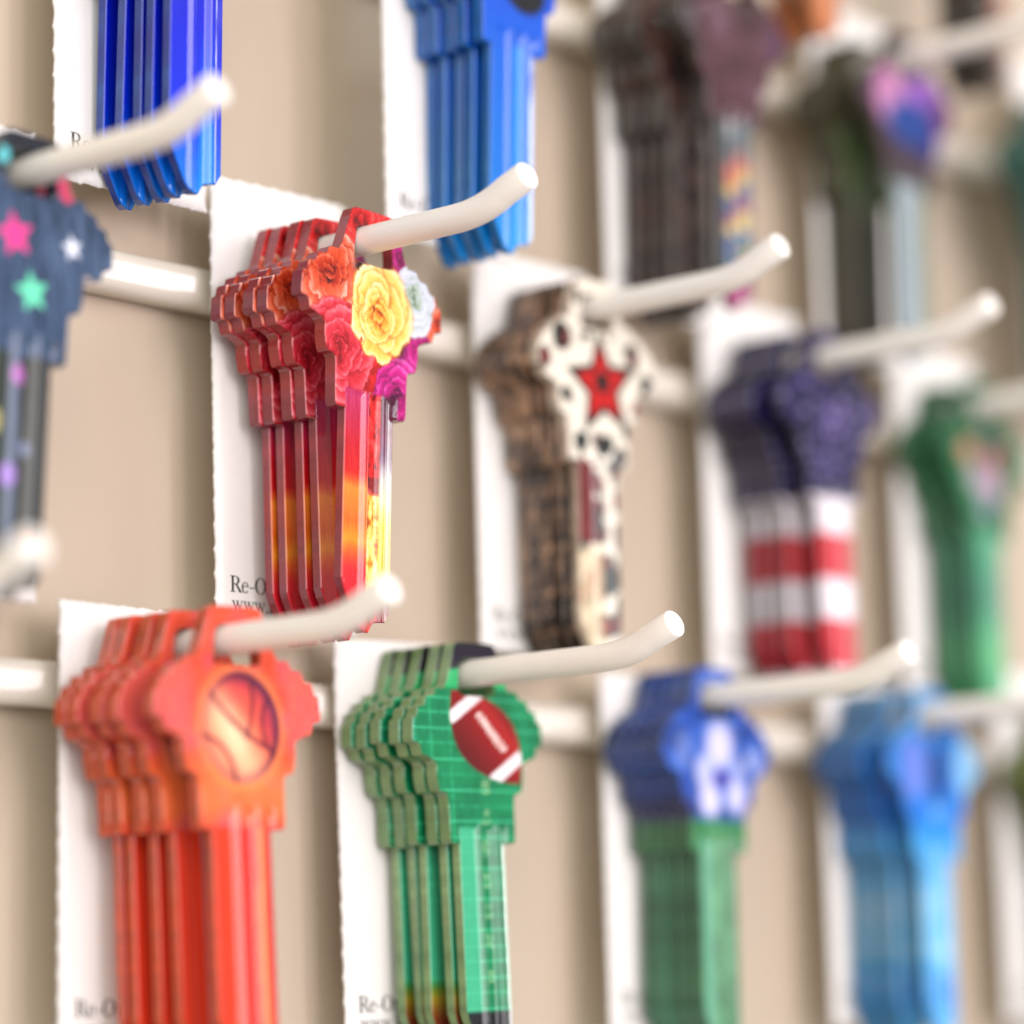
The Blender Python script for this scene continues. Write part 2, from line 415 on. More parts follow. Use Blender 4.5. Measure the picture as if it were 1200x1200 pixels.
def key_material():
    m, N, L, P = new_mat('printed_lacquered_metal')
    a = N.new('ShaderNodeAttribute'); a.attribute_name = 'design'
    tc = N.new('ShaderNodeTexCoord')
    nz = N.new('ShaderNodeTexNoise'); nz.inputs['Scale'].default_value = 2600; nz.inputs['Detail'].default_value = 3
    L.new(tc.outputs['Object'], nz.inputs['Vector'])
    mr = N.new('ShaderNodeMapRange'); mr.inputs['To Min'].default_value = .86; mr.inputs['To Max'].default_value = 1.12
    L.new(nz.outputs['Fac'], mr.inputs['Value'])
    mx = N.new('ShaderNodeVectorMath'); mx.operation = 'SCALE'
    L.new(a.outputs['Color'], mx.inputs[0]); L.new(mr.outputs['Result'], mx.inputs['Scale'])
    L.new(mx.outputs['Vector'], P.inputs['Base Color'])
    P.inputs['Roughness'].default_value = .4
    P.inputs['Specular IOR Level'].default_value = .08
    P.inputs['Coat Weight'].default_value = 1.0
    P.inputs['Coat Roughness'].default_value = .06
    n2 = N.new('ShaderNodeTexNoise'); n2.inputs['Scale'].default_value = 420; n2.inputs['Detail'].default_value = 2
    L.new(tc.outputs['Object'], n2.inputs['Vector'])
    bp = N.new('ShaderNodeBump'); bp.inputs['Strength'].default_value = .035; bp.inputs['Distance'].default_value = .0002
    L.new(n2.outputs['Fac'], bp.inputs['Height'])
    L.new(bp.outputs['Normal'], P.inputs['Normal']); L.new(bp.outputs['Normal'], P.inputs['Coat Normal'])
    return m

def noisy_mat(name, col, rough, spec=.5, var=.06, scale=300, bump=.1, bdist=.0001, coat=0, sss=0):
    m, N, L, P = new_mat(name)
    tc = N.new('ShaderNodeTexCoord')
    nz = N.new('ShaderNodeTexNoise'); nz.inputs['Scale'].default_value = scale; nz.inputs['Detail'].default_value = 5
    L.new(tc.outputs['Object'], nz.inputs['Vector'])
    mr = N.new('ShaderNodeMapRange'); mr.inputs['To Min'].default_value = 1 - var; mr.inputs['To Max'].default_value = 1 + var
    L.new(nz.outputs['Fac'], mr.inputs['Value'])
    mx = N.new('ShaderNodeVectorMath'); mx.operation = 'SCALE'
    mx.inputs[0].default_value = tuple(lin(col))
    L.new(mr.outputs['Result'], mx.inputs['Scale'])
    L.new(mx.outputs['Vector'], P.inputs['Base Color'])
    P.inputs['Roughness'].default_value = rough
    P.inputs['Specular IOR Level'].default_value = spec
    P.inputs['Coat Weight'].default_value = coat
    P.inputs['Coat Roughness'].default_value = .12
    if sss:
        P.inputs['Subsurface Weight'].default_value = sss
        P.inputs['Subsurface Scale'].default_value = .002
        P.inputs['Subsurface Radius'].default_value = (1, .8, .5)
    if bump:
        bp = N.new('ShaderNodeBump'); bp.inputs['Strength'].default_value = bump; bp.inputs['Distance'].default_value = bdist
        L.new(nz.outputs['Fac'], bp.inputs['Height'])
        L.new(bp.outputs['Normal'], P.inputs['Normal'])
    return m

M_key = key_material()
M_card = noisy_mat('card_paper', (232, 229, 222), .8, .2, .025, 900, .25, .00008)
M_ink = noisy_mat('black_ink', (26, 25, 25), .6, .3, .1, 2000, 0)
M_hook = noisy_mat('cream_plastic', (242, 237, 226), .36, .5, .03, 240, .12, .00012, sss=.15)
M_rail = noisy_mat('white_enamel', (218, 210, 194), .22, .5, .015, 120, .02, .0001, coat=.6)
M_panel = noisy_mat('beige_panel_paint', (191, 176, 155), .24, .25, .02, 160, .03, .0001)

# ------------------------------------------------------------------ key geometry (mm; x across, z up, y out of the page is -y)
def chaikin(pts, q=.22):
    out = []
    n = len(pts)
    for i in range(n):
        a, b = np.array(pts[i], float), np.array(pts[(i + 1) % n], float)
        out += [a * (1 - q) + b * q, a * q + b * (1 - q)]
    return np.array(out)

def densify(pts, step):
    out = []
    n = len(pts)
    for i in range(n):
        a, b = np.asarray(pts[i], float), np.asarray(pts[(i + 1) % n], float)
        k = max(1, int(math.ceil(np.hypot(*(b - a)) / step)))
        for j in range(k):
            out.append(a + (b - a) * j / k)
    return np.array(out)

def inset(pts, d):
    """offset a CCW loop inwards by d"""
    p = np.roll(pts, 1, 0); n = np.roll(pts, -1, 0)
    e1, e2 = pts - p, n - pts
    e1 /= np.linalg.norm(e1, axis=1)[:, None] + 1e-12; e2 /= np.linalg.norm(e2, axis=1)[:, None] + 1e-12
    n1 = np.stack([-e1[:, 1], e1[:, 0]], 1); n2 = np.stack([-e2[:, 1], e2[:, 0]], 1)
    m = n1 + n2
    m /= np.linalg.norm(m, axis=1)[:, None] + 1e-12
    c = np.clip((m * n1).sum(1), .6, 1)
    return pts + m * (d / c)[:, None]

def inside(P, loop):
    x, z = P[:, 0], P[:, 1]
    r = np.zeros(len(P), bool)
    a = loop; b = np.roll(loop, -1, 0)
    for (x1, z1), (x2, z2) in zip(a, b):
        if z1 == z2:
            continue
        k = ((z1 > z) != (z2 > z)) & (x < (x2 - x1) * (z - z1) / (z2 - z1) + x1)
        r ^= k
    return r

half = [(3.4, 4.1), (4.2, 3.7), (6.2, -2.2), (8.2, -2.2), (8.7, -3.3), (10.2, -3.4), (10.7, -4.7), (11.9, -4.8), (12.3, -6.2), (13.0, -6.4), (13.2, -9.3), (12.9, -9.6), (11.9, -9.7), (11.5, -11.2), (10.4, -11.4), (9.2, -11.9), (8.7, -12.4), (8.8, -13.6), (8.5, -15.4), (8.2, -16.0), (7.2, -16.1), (6.7, -16.6), (6.6, -22.3), (6.2, -22.9)]
HEAD = [(-x, z) for x, z in half] + [(x, z) for x, z in reversed(half)]
HOLE = [(-2.6, 1.9), (2.6, 1.9), (3.3, 1.0), (3.7, -2.5), (3.2, -3.1), (-3.2, -3.1), (-3.7, -2.5), (-3.3, 1.0)]
BLADE = [(-4.75, -19.8), (-4.75, -44.8), (-4.3, -46.0), (-1.3, -50.9), (-.5, -51.4), (.9, -51.2), (1.7, -49.9), (3.6, -49.6), (4.75, -48.2), (4.75, -19.8)]

PK = [(0, .10), (.02, .11), (.31, .36), (.335, .33), (.355, .22), (.375, .11), (.395, .035), (.42, 0), (.445, .035), (.465, .12), (.485, .28), (.50, .46), (.52, .60), (.55, .63), (.65, .63), (.675, .55), (.695, .36), (.715, .17), (.735, .05), (.76, 0), (.785, .035), (.81, .10), (.84, .20), (.9, .36), (1, .62)]
def blade_depth(x):
    k = (np.asarray(x) + 4.75) / 9.5
    return np.interp(k, [p[0] for p in PK], [p[1] for p in PK])

def solid(loop_in, hole_in, grid, paint, side, depth_fn, round_q, xlines=(), TB=1.0):
    T, BV = 1.0, .16
    seg = .35
    loops = []
    o = densify(chaikin(loop_in, .17) if round_q else np.array(loop_in), seg)
    if np.sum(o[:, 0] * np.roll(o[:, 1], -1) - np.roll(o[:, 0], -1) * o[:, 1]) < 0:
        o = o[::-1]
    loops.append((o, inset(o, BV)))
    if hole_in is not None:
        h = densify(chaikin(hole_in, .22), seg)
        if np.sum(h[:, 0] * np.roll(h[:, 1], -1) - np.roll(h[:, 0], -1) * h[:, 1]) > 0:
            h = h[::-1]
        loops.append((h, inset(h, BV)))
    V, F, S, K = [], [], [], []      # verts, faces, smooth, colours
    # front
    lo = loops[0][1].min(0); hi = loops[0][1].max(0)
    gx = np.arange(lo[0], hi[0], grid)
    if len(xlines):
        gx = np.array(sorted(list(xlines) + [g for g in gx if min(abs(g - q) for q in xlines) > grid * .25]))
    gz = np.arange(lo[1], hi[1], grid)
    G = np.stack(np.meshgrid(gx, gz), -1).reshape(-1, 2)
    if not len(xlines):
        G = G + (rng.random(G.shape) - .5) * grid * .3
    keep = inside(G, inset(loops[0][0], BV + grid * .5))
    if hole_in is not None:
        keep &= ~inside(G, inset(loops[1][0], BV + grid * .5)[::-1])
    G = G[keep]
    pts = [l[1] for l in loops]
    edges, base = [], 0
    for l in pts:
        n = len(l)
        edges += [(base + i, base + (i + 1) % n) for i in range(n)]
        base += n
    P2 = np.concatenate(pts + [G])
    vo, eo, fo, _, _, _ = delaunay_2d_cdt([Vector((float(a), float(b))) for a, b in P2], edges, [], 0, 1e-5)
    vo = np.array([(v.x, v.y) for v in vo]); fo = np.array(fo)
    cen = vo[fo].mean(1)
    ok = inside(cen, pts[0])
    if hole_in is not None:
        ok &= ~inside(cen, pts[1][::-1])
    fo = fo[ok]
    # counter-clockwise in (x,z) seen from -y already faces -y
    a = vo[fo]
    cr = (a[:, 1, 0] - a[:, 0, 0]) * (a[:, 2, 1] - a[:, 0, 1]) - (a[:, 2, 0] - a[:, 0, 0]) * (a[:, 1, 1] - a[:, 0, 1])
    fo[cr < 0] = fo[cr < 0][:, ::-1]
    dep = depth_fn(vo[:, 0], vo[:, 1])
    V += [np.stack([vo[:, 0], -T + dep, vo[:, 1]], 1)]
    K += [lin(paint(vo[:, 0], vo[:, 1]))]
    F += [tuple(f) for f in fo]; S += [True] * len(fo)
    base = len(vo)
    for o, i in loops:
        n = len(o)
        di = depth_fn(i[:, 0], i[:, 1]); do = depth_fn(o[:, 0], o[:, 1])
        ring = lambda p, y: np.stack([p[:, 0], y, p[:, 1]], 1)
        A = ring(i, -T + di); B = ring(o, -T + do + BV); Cc = ring(o, np.full(n, TB - .1)); D = ring(inset(o, .1), np.full(n, TB))
        pc = lin(paint(i[:, 0], i[:, 1])); sc = lin(side(o[:, 0], o[:, 1]))
        V += [A, B, B, Cc, D]; K += [pc, .5 * pc + .5 * sc, sc, sc, sc]
        for q0, q1 in ((0, 1), (2, 3), (3, 4)):
            for k in range(n):
                k2 = (k + 1) % n
                F.append((base + q0 * n + k, base + q1 * n + k, base + q1 * n + k2, base + q0 * n + k2)); S.append(False)
        base += 5 * n
    # back
    pb = [inset(l[0], .1) for l in loops]
    edges, b0 = [], 0
    for l in pb:
        n = len(l); edges += [(b0 + i, b0 + (i + 1) % n) for i in range(n)]; b0 += n
    P2 = np.concatenate(pb)
    v2, _, f2, _, _, _ = delaunay_2d_cdt([Vector((float(a), float(b))) for a, b in P2], edges, [], 0, 1e-5)
    v2 = np.array([(v.x, v.y) for v in v2]); f2 = np.array(f2)
    cen = v2[f2].mean(1); ok = inside(cen, pb[0])
    if hole_in is not None:
        ok &= ~inside(cen, pb[1][::-1])
    f2 = f2[ok]
    a = v2[f2]
    cr = (a[:, 1, 0] - a[:, 0, 0]) * (a[:, 2, 1] - a[:, 0, 1]) - (a[:, 2, 0] - a[:, 0, 0]) * (a[:, 1, 1] - a[:, 0, 1])
    f2[cr > 0] = f2[cr > 0][:, ::-1]
    V.append(np.stack([v2[:, 0], np.full(len(v2), TB), v2[:, 1]], 1)); K.append(lin(side(v2[:, 0], v2[:, 1])))
    F += [tuple(f + base) for f in f2]; S += [False] * len(f2)
    return np.concatenate(V), F, S, np.clip(np.concatenate(K), 0, 1)

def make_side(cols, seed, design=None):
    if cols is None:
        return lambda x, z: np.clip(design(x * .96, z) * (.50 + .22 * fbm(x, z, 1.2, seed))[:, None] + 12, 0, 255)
    freq = 6 if len(cols) < 3 else cols[2]
    cols = [np.array(c, float) for c in cols[:2]]
    def side(x, z):
        n = fbm(x, z, 1.2, seed)
        t = np.clip(fbm(x * .2, z, freq, seed + 3) * 2 - .5, 0, 1)
        c = mixc(flat(x, cols[0]), cols[1], t)
        return np.clip(c * (.86 + .28 * n)[:, None], 0, 255)
    return side

def head_depth(x, z):
    t = ss(-19.6, -21.0, z + .05 * np.abs(x)) * (np.abs(x) < 4.7)
    return blade_depth(np.clip(x, -4.75, 4.75)) * t

def blade_depth2(x, z):
    return blade_depth(np.clip(x, -4.75, 4.75)) - .025

XL = [-4.75 + 9.5 * p[0] for p in PK[1:-1]]
_cache = {}
def key_meshes(design, sides, seed, grid, blade_len=1.0):
    k = (design.__name__, sides, seed, grid)
    if k not in _cache:
        sd = make_side(sides, seed, design)
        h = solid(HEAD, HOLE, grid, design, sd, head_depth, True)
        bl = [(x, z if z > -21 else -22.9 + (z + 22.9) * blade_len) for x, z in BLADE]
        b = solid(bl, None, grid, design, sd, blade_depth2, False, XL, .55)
        _cache[k] = (h, b)
    return _cache[k]

def make_key(design, sides, seed, grid, blade_len=1.0):
    (hv, hf, hs, hk), (bv, bf, bs, bk) = key_meshes(design, sides, seed, grid, blade_len)
    r = empty('key_blank', (0, 0, 0))
    mesh_obj('key_head', hv, hf, M_key, r, hs, hk)
    mesh_obj('key_blade', bv, bf, M_key, r, bs, bk)
    return r

def copy_key(r):
    c = r.copy(); C.objects.link(c)
    for ch in list(r.children):
        d = ch.copy(); C.objects.link(d); d.parent = c
    return c

# ------------------------------------------------------------------ layout of the display
PITCH, ROWP = 53.28, 54.04
def hook_x(row, col):
    return 11.99 + PITCH * (col + .5 * (row % 2))
def hook_z(row):
    return 3.57 - (row - 2) * ROWP
LB, LT, UB = 46.7, 7.5, 3.3

def make_hook(row, col, label):
    n, R = 24, 1.87
    pts = [(0, 0)]
    pts += [(w, 0) for w in np.linspace(6, LB - 4.5, 8)]
    a = (LB - 4.5, 0); b = (LB + .3, 0); c = (LB + LT * .55, UB * .62)
    for t in np.linspace(.12, 1, 9):
        pts.append(((1 - t) ** 2 * a[0] + 2 * t * (1 - t) * b[0] + t * t * c[0], (1 - t) ** 2 * a[1] + 2 * t * (1 - t) * b[1] + t * t * c[1]))
    pts.append((LB + LT, UB))
    pts = np.array(pts, float)
    V, F, S = [], [], []
    def ring(p, d, r):
        d = d / np.linalg.norm(d)
        up = np.array([-d[1], d[0]])
        for k in range(n):
            t = 2 * math.pi * k / n
            V.append((r * math.cos(t), -(p[0] + up[0] * r * math.sin(t)), p[1] + up[1] * r * math.sin(t)))
    m = len(pts)
    for i in range(m):
        d = pts[min(i + 1, m - 1)] - pts[max(i - 1, 0)]
        ring(pts[i], d, R)
    d = pts[-1] - pts[-2]; d /= np.linalg.norm(d)
    for off, rr in ((.18, R - .06), (.32, R - .22), (.38, R - .5)):
        ring(pts[-1] + d * off, d, rr); m += 1
    for i in range(m - 1):
        for k in range(n):
            k2 = (k + 1) % n
            F.append((i * n + k, i * n + k2, (i + 1) * n + k2, (i + 1) * n + k)); S.append(True)
    F.append(tuple((m - 1) * n + k for k in range(n))); S.append(False)
    F.append(tuple(range(n))[::-1]); S.append(False)
    o = mesh_obj('display_hook', V, F, M_hook, None, S)
    o.location = (hook_x(row, col) * MM, 0, hook_z(row) * MM)
    # back root: a flat clip plate reaching down behind the rail
    return tag(o, label, 'hook', 'cream hooks along the display')

# ------------------------------------------------------------------ lettering (own serif glyphs, polygons in cap-height units)
def rect(x0, y0, x1, y1):
    return [(x0, y0), (x1, y0), (x1, y1), (x0, y1)]
def arc(cx, cy, rx, ry, ix, iy, a0, a1, n=28):
    P = [(cx + rx * math.cos(math.radians(a0 + (a1 - a0) * i / n)), cy + ry * math.sin(math.radians(a0 + (a1 - a0) * i / n))) for i in range(n + 1)]
    Q = [(cx + ix * math.cos(math.radians(a0 + (a1 - a0) * i / n)), cy + iy * math.sin(math.radians(a0 + (a1 - a0) * i / n))) for i in range(n + 1)]
    return [[P[i], P[i + 1], Q[i + 1], Q[i]] for i in range(n)]
GL = {
    'R': (.70, [rect(.10, .03, .23, .97), rect(.0, 0, .34, .04), rect(.0, .96, .3, 1), rect(.22, .94, .32, 1), rect(.22, .47, .34, .53)] + arc(.32, .735, .26, .265, .13, .215, -90, 90) + [[(.30, .5), (.44, .5), (.70, .03), (.55, .03)], rect(.52, 0, .78, .04)]),
    'e': (.46, arc(.22, .325, .215, .345, .115, .295, 8, 325) + [rect(.10, .36, .435, .41)]),
    '-': (.36, [rect(.04, .29, .30, .37)]),
    'O': (.76, arc(.36, .5, .36, .52, .225, .47, 0, 360, 40)),
    'r': (.36, [rect(.08, .03, .18, .64), rect(0, 0, .28, .04), rect(0, .60, .18, .64)] + arc(.29, .47, .12, .19, .06, .11, 60, 180, 12)),
    'd': (.52, arc(.22, .325, .215, .345, .115, .295, 0, 360) + [rect(.34, .02, .44, 1.0), rect(.26, .96, .44, 1.0), rect(.44, 0, .52, .04)]),
    'w': (.74, [[(.04, .64), (.15, .64), (.29, .0), (.23, .0)], [(.23, .0), (.29, .0), (.40, .58), (.36, .62)], [(.30, .64), (.41, .64), (.54, .0), (.48, .0)], [(.48, 0), (.54, .0), (.68, .62), (.63, .62)], rect(0, .61, .2, .65), rect(.26, .61, .46, .65), rect(.57, .61, .74, .65)]),
    '.': (.24, arc(.1, .055, .065, .065, .001, .001, 0, 360, 16)),
    'k': (.52, [rect(.08, .03, .18, 1.0), rect(0, 0, .27, .04), rect(0, .96, .18, 1.0), [(.18, .28), (.18, .34), (.36, .62), (.43, .62)], [(.22, .38), (.30, .44), (.47, .03), (.35, .03)], rect(.30, .6, .50, .64), rect(.31, 0, .54, .04)]),
    'y': (.50, [[(.04, .64), (.15, .64), (.29, .06), (.23, .0)], [(.25, .05), (.40, .62), (.45, .62), (.22, -.24), (.12, -.26), (.10, -.20), (.18, -.2)], rect(0, .61, .2, .65), rect(.32, .61, .50, .65)]),
}
def lettering(lines, parent, front):
    V, F = [], []
    for txt, x0, z0, size in lines:
        x = x0
        for ch in txt:
            adv, polys = GL[ch]
            for q, poly in enumerate(polys):
                b = len(V)
                for px, pz in poly:
                    V.append((x + px * size * 1.34, front(x + px * size * 1.34) - .014 - .0007 * (q % 7), z0 + pz * size))
                tri = tessellate_polygon([[Vector((p[0], p[1], 0)) for p in poly]])
                for t in tri:
                    (ax, az), (bx, bz), (cx, cz) = [poly[i] for i in t]
                    if (bx - ax) * (cz - az) - (cx - ax) * (bz - az) < 0:
                        t = t[::-1]
                    F.append(tuple(b + i for i in t))
            x += adv * size * 1.34
    return mesh_obj('printed_text', V, F, M_ink, parent)

def make_card(row, col, off, dep, label, top=10.9, lean=0.0, seed=1, w=26.0):
    """torn edged paper card; off = its left edge from the hook, dep = distance from the panel"""
    rg = np.random.default_rng(seed + 40)
    h = top + 48.6
    def edge(a, b, nrm):
        a, b = np.array(a, float), np.array(b, float)
        L = np.hypot(*(b - a)); n = int(L / .16)
        out = []
        ph = rg.random() * 3.2
        for i in range(n):
            s = i / n * L
            u = (s + ph) % 3.2
            nub = .17 * math.exp(-((u - 1.6) / .34) ** 2)
            rough = .08 * (rg.random() - .5) + .05 * math.sin(s * 2.1 + ph)
            out.append(a + (b - a) * (i / n) + np.array(nrm) * (nub + rough))
        return out
    P = edge((0, 0), (w, 0), (0, -1)) + edge((w, 0), (w, h), (1, 0)) + edge((w, h), (0, h), (0, 1)) + edge((0, h), (0, 0), (-1, 0))
    P = np.array(P)
    hk = np.array([(-off + 2.3 * math.cos(t), h - top + 2.3 * math.sin(t)) for t in np.linspace(0, 2 * math.pi, 25)[:-1]])
    n, nh = len(P), len(hk)
    ed = [(i, (i + 1) % n) for i in range(n)] + [(n + i, n + (i + 1) % nh) for i in range(nh)]
    gx, gz = np.meshgrid(np.linspace(1.5, w - 1.5, 8), np.linspace(1.5, h - 1.5, 16))
    G = np.stack([gx.ravel(), gz.ravel()], 1)
    G = G[np.hypot(G[:, 0] + off, G[:, 1] - h + top) > 3]
    vo, _, fo, _, _, _ = delaunay_2d_cdt([Vector((float(a), float(b))) for a, b in np.concatenate([P, hk, G])], ed, [], 0, 1e-6)
    vo = np.array([(v.x, v.y) for v in vo]); fo = np.array(fo)
    cen = vo[fo].mean(1)
    fo = fo[inside(cen, P) & ~inside(cen, hk)]
    a = vo[fo]
    cr = (a[:, 1, 0] - a[:, 0, 0]) * (a[:, 2, 1] - a[:, 0, 1]) - (a[:, 2, 0] - a[:, 0, 0]) * (a[:, 1, 1] - a[:, 0, 1])
    fo[cr < 0] = fo[cr < 0][:, ::-1]
    T = .28
    N = len(vo)
    bend = lambda x, z: .5 * ((x - w / 2) / (w / 2)) ** 2 * (.4 + seed % 3 * .2)
    yy = bend(vo[:, 0], vo[:, 1])
    V = np.concatenate([np.stack([vo[:, 0], yy - T, vo[:, 1]], 1), np.stack([vo[:, 0], yy, vo[:, 1]], 1)])
    F = [tuple(f) for f in fo] + [tuple(f[::-1] + N) for f in fo]
    S = [True] * len(F)
    for lp, st, m in ((P, 0, n), (hk, n, nh)):
        for i in range(m):
            i0, i1 = st + i, st + (i + 1) % m
            F.append((i0, i0 + N, i1 + N, i1)); S.append(False)
    # origin at the hook
    V[:, 0] += off; V[:, 2] += top - h
    o = mesh_obj('header_card', V, F, M_card, None, S)
    o.location = (hook_x(row, col) * MM, -dep * MM, hook_z(row) * MM)
    o.rotation_euler = (0, math.radians(lean), 0)
    tag(o, label, 'card', 'white torn cards behind the keys')
    zb = top - h
    yb = -T
    lettering([('Re-Order', off + 2.35, zb + 4.25, 2.15), ('www.key', off + 2.6, zb + 1.85, 2.0)], o, lambda x: float(bend(x - off, 0)) - T)
    return o

# ------------------------------------------------------------------ setting: panel and rails
def box(name, lo, hi, mat, parent=None):
    (a, b, c), (d, e, f) = lo, hi
    V = [(a, b, c), (d, b, c), (d, e, c), (a, e, c), (a, b, f), (d, b, f), (d, e, f), (a, e, f)]
    F = [(0, 3, 2, 1), (4, 5, 6, 7), (0, 1, 5, 4), (1, 2, 6, 5), (2, 3, 7, 6), (3, 0, 4, 7)]
    return mesh_obj(name, V, F, mat, parent)

panel = box('wall', (-420, 0, -420), (900, 12, 420), M_panel)
tag(panel, kind='structure')

def make_rail(row, label):
    prof = []
    hw, dp, r = 2.9, 4.6, 2.0
    for a in range(0, 91, 10):
        t = math.radians(a); prof.append((-(dp - r) - r * math.sin(t), (hw - r) + r * math.cos(t)))
    for a in range(90, 181, 10):
        t = math.radians(a); prof.append((-(dp - r) - r * math.sin(t), -(hw - r) + r * math.cos(t)))
    prof = [(-.0, hw)] + prof + [(-.0, -hw)]
    V, F, S = [], [], []
    n = len(prof)
    for x in (-400, 880):
        V += [(x, y, z) for y, z in prof]
    for k in range(n - 1):
        F.append((k, k + 1, n + k + 1, n + k)); S.append(True)
    F.append((n - 1, 0, n, 2 * n - 1)); S.append(False)
    F.append(tuple(range(n))[::-1]); F.append(tuple(range(n, 2 * n))); S += [False, False]
    o = mesh_obj('rail', V, F, M_rail, None, S)
    o.location = (0, 0, -(row - 2) * ROWP * MM)
    return tag(o, label, 'rail', 'white rails across the wall')
make_rail(1, 'white rail at the top, behind the dark and pansy keys')
make_rail(2, 'white rail behind the rose, leopard and flag keys')
make_rail(3, 'white rail behind the basketball, football and soccer keys')

# ------------------------------------------------------------------ stacks
# row, col, name, design, back design, side colours, key distances (front first), lean, grid, card (offset, distance, lean), word on place
S_ = []
def stack(row, col, what, place, front, ws, sides, back=None, bsides=None, lean=0, grid=.42, card=None, hook=True, dz=0, blade_len=1, cardtop=10.9, jit=.5, bgrid=None, swing=0.0, dxs=(), leans=(), yaws=(), vary=False):
    seed = row * 10 + col + 5
    rg = random.Random(seed * 13 + 1)
    grp = what + ' keys on one hook'
    if hook:
        make_hook(row, col, 'cream upturned hook carrying the %s keys' % what)
    if card is not None:
        make_card(row, col, card[0], card[1], 'white torn-edged card behind the %s keys' % what, top=cardtop, lean=card[2], seed=seed)
    words = ['frontmost', 'second from the front', 'third from the front', 'fourth from the front', 'rearmost']
    first = fb = None
    n = len(ws)
    for i, w in enumerate(ws):
        isback = back is not None and i > 0
        if not isback:
            if first is None:
                first = make_key(front, sides, seed, grid, blade_len); k = first
            else:
                k = copy_key(first)
        else:
            if fb is None or vary:
                fb = make_key(back, None if bsides == 'print' else (bsides or sides), seed + (i if vary else 0), bgrid or grid, blade_len); k = fb
            else:
                k = copy_key(fb)
        k.location = ((hook_x(row, col) + (dxs[min(i, len(dxs) - 1)] if dxs else 0) + rg.uniform(-.25, .25)) * MM, -(w - 1) * MM, (hook_z(row) + dz) * MM)
        k.rotation_euler = (math.radians(swing + rg.uniform(-.2, .2)), math.radians((leans[min(i, len(leans) - 1)] if leans else lean) + rg.uniform(-jit, jit)), math.radians((yaws[min(i, len(yaws) - 1)] if yaws else 0) + rg.uniform(-.3, .3)))
        wd = words[i] if i < n - 1 else 'rearmost'
        tag(k, '%s print key, %s of its stack' % (what, wd), 'key', grp)

stack(2, 0, 'red rose', 'in the middle left of the picture', d_rose, [26.8, 20.0, 17.9, 14.2, 12.0], ((158, 50, 48), (128, 62, 78)), grid=.20, card=(-9.2, 7.5, -.3), leans=(3.0, -.8), dxs=(1.7, 1.2), jit=.35)
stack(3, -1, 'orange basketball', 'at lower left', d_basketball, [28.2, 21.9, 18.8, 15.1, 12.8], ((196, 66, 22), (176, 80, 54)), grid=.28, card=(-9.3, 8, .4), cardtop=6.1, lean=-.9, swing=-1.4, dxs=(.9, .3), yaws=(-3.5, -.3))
stack(3, 0, 'green football', 'at lower centre', d_football, [20.3, 17.9, 14.6, 11.9, 9.5], ((132, 158, 108), (104, 134, 86)), back=d_football_back, grid=.24, bgrid=.4, card=(-13.0, 6.8, -1.2), cardtop=5.4, leans=(-1.0, -1.5, -.4, -1.6, -.9), swing=-1.0)
stack(2, 1, 'leopard', 'just above centre', d_leopard_cream, [21.8, 18.2, 15.8, 13.6, 11.3], ((196, 180, 160), (160, 140, 120)), back=d_leopard_tan, bsides=((158, 124, 96), (26, 18, 14), 3.0), vary=True, grid=.28, bgrid=.4, card=(-11, 8, 0), cardtop=9.5, lean=-.6, swing=.8)
stack(2, -1, 'denim star', 'cut off by the left edge', d_star, [24.2, 20.4, 18.0, 15.5], ((34, 34, 38), (52, 60, 74)), grid=.26, card=(-12.6, 8, 0), cardtop=10.2, lean=3.6, dxs=(-.9,))
stack(1, -1, 'royal blue', 'hanging from the top edge at left', d_royal, [23.7, 20.9, 18.2, 15.5, 11.9], ((10, 40, 130), (30, 80, 150)), grid=.34, card=(-9.7, 7.8, 0), dxs=(1.1,), swing=2.2)
stack(1, 0, 'azure blue', 'hanging from the top edge at centre', d_azure, [30.2, 27.2, 24.6, 22.0, 19.2], ((20, 92, 160), (40, 110, 160)), grid=.36, card=(-11.0, 16, 0), swing=2.4, dxs=(1.2,))
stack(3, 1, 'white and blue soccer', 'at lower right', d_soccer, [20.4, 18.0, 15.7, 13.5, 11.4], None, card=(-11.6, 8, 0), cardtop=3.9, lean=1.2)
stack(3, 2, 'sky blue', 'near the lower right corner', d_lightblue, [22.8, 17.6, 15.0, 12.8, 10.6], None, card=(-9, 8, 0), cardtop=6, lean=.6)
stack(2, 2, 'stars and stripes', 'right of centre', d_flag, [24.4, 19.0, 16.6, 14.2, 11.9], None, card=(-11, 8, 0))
stack(2, 3, 'green blossom', 'at the right edge', d_green, [18.6, 13.4, 11.2], ((16, 76, 42), (34, 92, 52)), card=(-11, 8, 0))
stack(1, 1, 'plum and rainbow', 'at the top, right of centre', d_plum, [28.8, 20.6, 18.3, 15.3, 13.0], ((64, 64, 62), (52, 34, 30)), back=d_dark_back, card=(-8, 9, 0), swing=1.8)
stack(1, 2, 'purple pansy', 'near the upper right corner', d_pansy, [24.2, 16.5, 14.2, 12.0], ((64, 56, 42), (50, 56, 30)), back=d_forest, card=(-6, 9, 0), cardtop=12, swing=1.2)
stack(1, 3, 'dark teal', 'cut off by the right edge at the top', d_teal, [26, 19.4, 17], ((30, 74, 62), (40, 84, 72)), card=(6, 9, 0), cardtop=17, hook=False)
stack(3, 3, 'olive green', 'cut off by the right edge at the bottom', d_olive, [20.4, 14.2, 11.8], ((76, 86, 40), (96, 104, 60)), card=(-11, 8, 0), hook=False)
stack(0, 2, 'orange brown', 'whose tips dip into the top edge', d_orange, [27, 23.8, 21], ((160, 92, 46), (120, 76, 50)), hook=False, dz=-6)
stack(0, 3, 'dark brown', 'whose tips show in the upper right corner', d_brown, [25, 21.8, 18], ((70, 44, 24), (40, 28, 18)), hook=False, dz=-3)
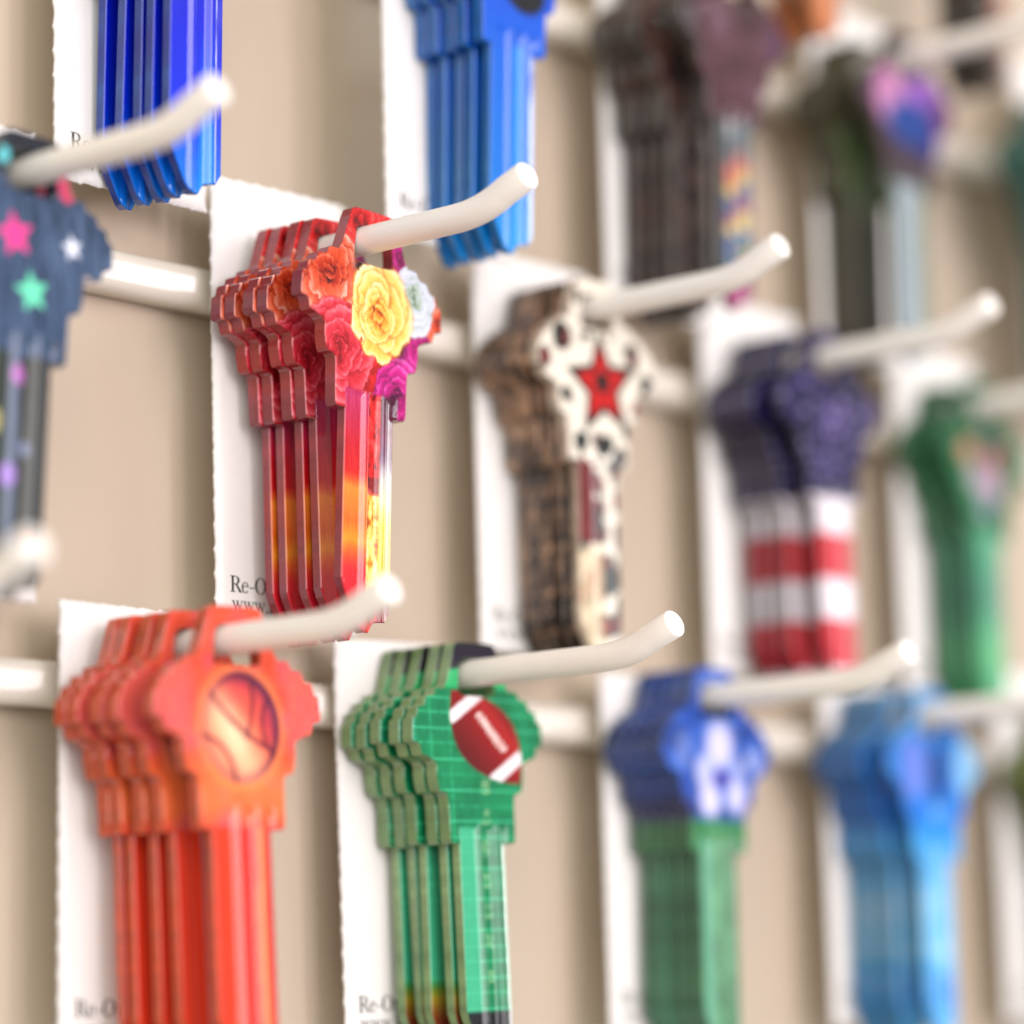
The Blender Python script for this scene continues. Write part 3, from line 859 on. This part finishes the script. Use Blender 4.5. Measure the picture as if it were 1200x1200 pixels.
make_hook(3, -2, 'cream hook whose bare round tip shows at the left edge')

# ------------------------------------------------------------------ camera
r = Vector((0.6538465, -0.75617393, -0.02618664)); u = Vector((-0.1104384, -0.12961824, 0.98539458)); f = Vector((0.74852396, 0.64140479, 0.16826107))
cam = bpy.data.cameras.new('camera')
co = bpy.data.objects.new('camera', cam); C.objects.link(co)
m = Matrix((r, u, -f)).transposed().to_4x4()
m.translation = Vector((-280.217, -300.924, -95.820)) * MM
co.matrix_world = m
cam.sensor_fit = 'HORIZONTAL'; cam.sensor_width = 36
cam.lens = 3718.29 / 1200 * 36
cam.shift_y = -(600 - 554.3) / 1200
cam.clip_start = .02; cam.clip_end = 50
cam.dof.use_dof = True
cam.dof.focus_distance = .406
cam.dof.aperture_fstop = 5.9
cam.dof.aperture_blades = 9
bpy.context.scene.camera = co

# ------------------------------------------------------------------ light: soft shop light and room fill, plus added panels for sheen, streaks and tint
W = bpy.data.worlds.new('World'); bpy.context.scene.world = W
W.use_nodes = True
bg = W.node_tree.nodes['Background']
bg.inputs['Color'].default_value = (1.0, .97, .93, 1)
bg.inputs['Strength'].default_value = .5

def area(name, az, el, dist, w, h, power, col, aim=(60, 0, 0)):
    l = bpy.data.lights.new(name, 'AREA')
    l.shape = 'RECTANGLE'; l.size = w; l.size_y = h; l.energy = power; l.color = col
    o = bpy.data.objects.new(name, l); C.objects.link(o)
    a, e = math.radians(az), math.radians(el)
    t = Vector(aim) * MM
    p = t + dist * Vector((math.sin(a) * math.cos(e), -math.cos(a) * math.cos(e), math.sin(e)))
    o.location = p
    o.rotation_euler = (t - p).to_track_quat('-Z', 'Y').to_euler()
    return o
area('shop_light', -40, 17, 1.9, 1.9, 1.3, 35, (1, .985, .965))
area('ceiling_light', -15, 74, 1.8, .30, .25, 3.4, (1, .97, .92))
area('wall_sheen_fill', 41.0, 25.2, 1.7, .68, .40, 6.5, (1, .99, .98))  # added panel, mirrored in the wall as a pale upper band
area('blade_sheen_fill', 25, 4.0, 1.7, .34, .42, 3.4, (1, .98, .97))  # added unseen panel for the blade's flat facets to reflect
area('ridge_streak_fill', 4, 8, 1.7, .11, 1.1, 3.6, (1, .99, .97))  # added narrow strip, gives bright streaks on the blade ridges
area('ridge_streak_fill', 78, 8, 1.7, .11, 1.1, 3.6, (1, .99, .97))  # second added strip, for the right-hand slopes of the ridges
area('right_wall_fill', -22, 3, .85, .5, .5, 5.4, (1, .88, 1), (340, 0, -30))  # added lilac fill that lifts and tints the wall at right

sc = bpy.context.scene
sc.view_settings.view_transform = 'Standard'
sc.view_settings.look = 'None'
sc.view_settings.exposure = -.3
sc.view_settings.gamma = 1
sc.view_settings.use_curve_mapping = False
sc.cycles.max_bounces = 8
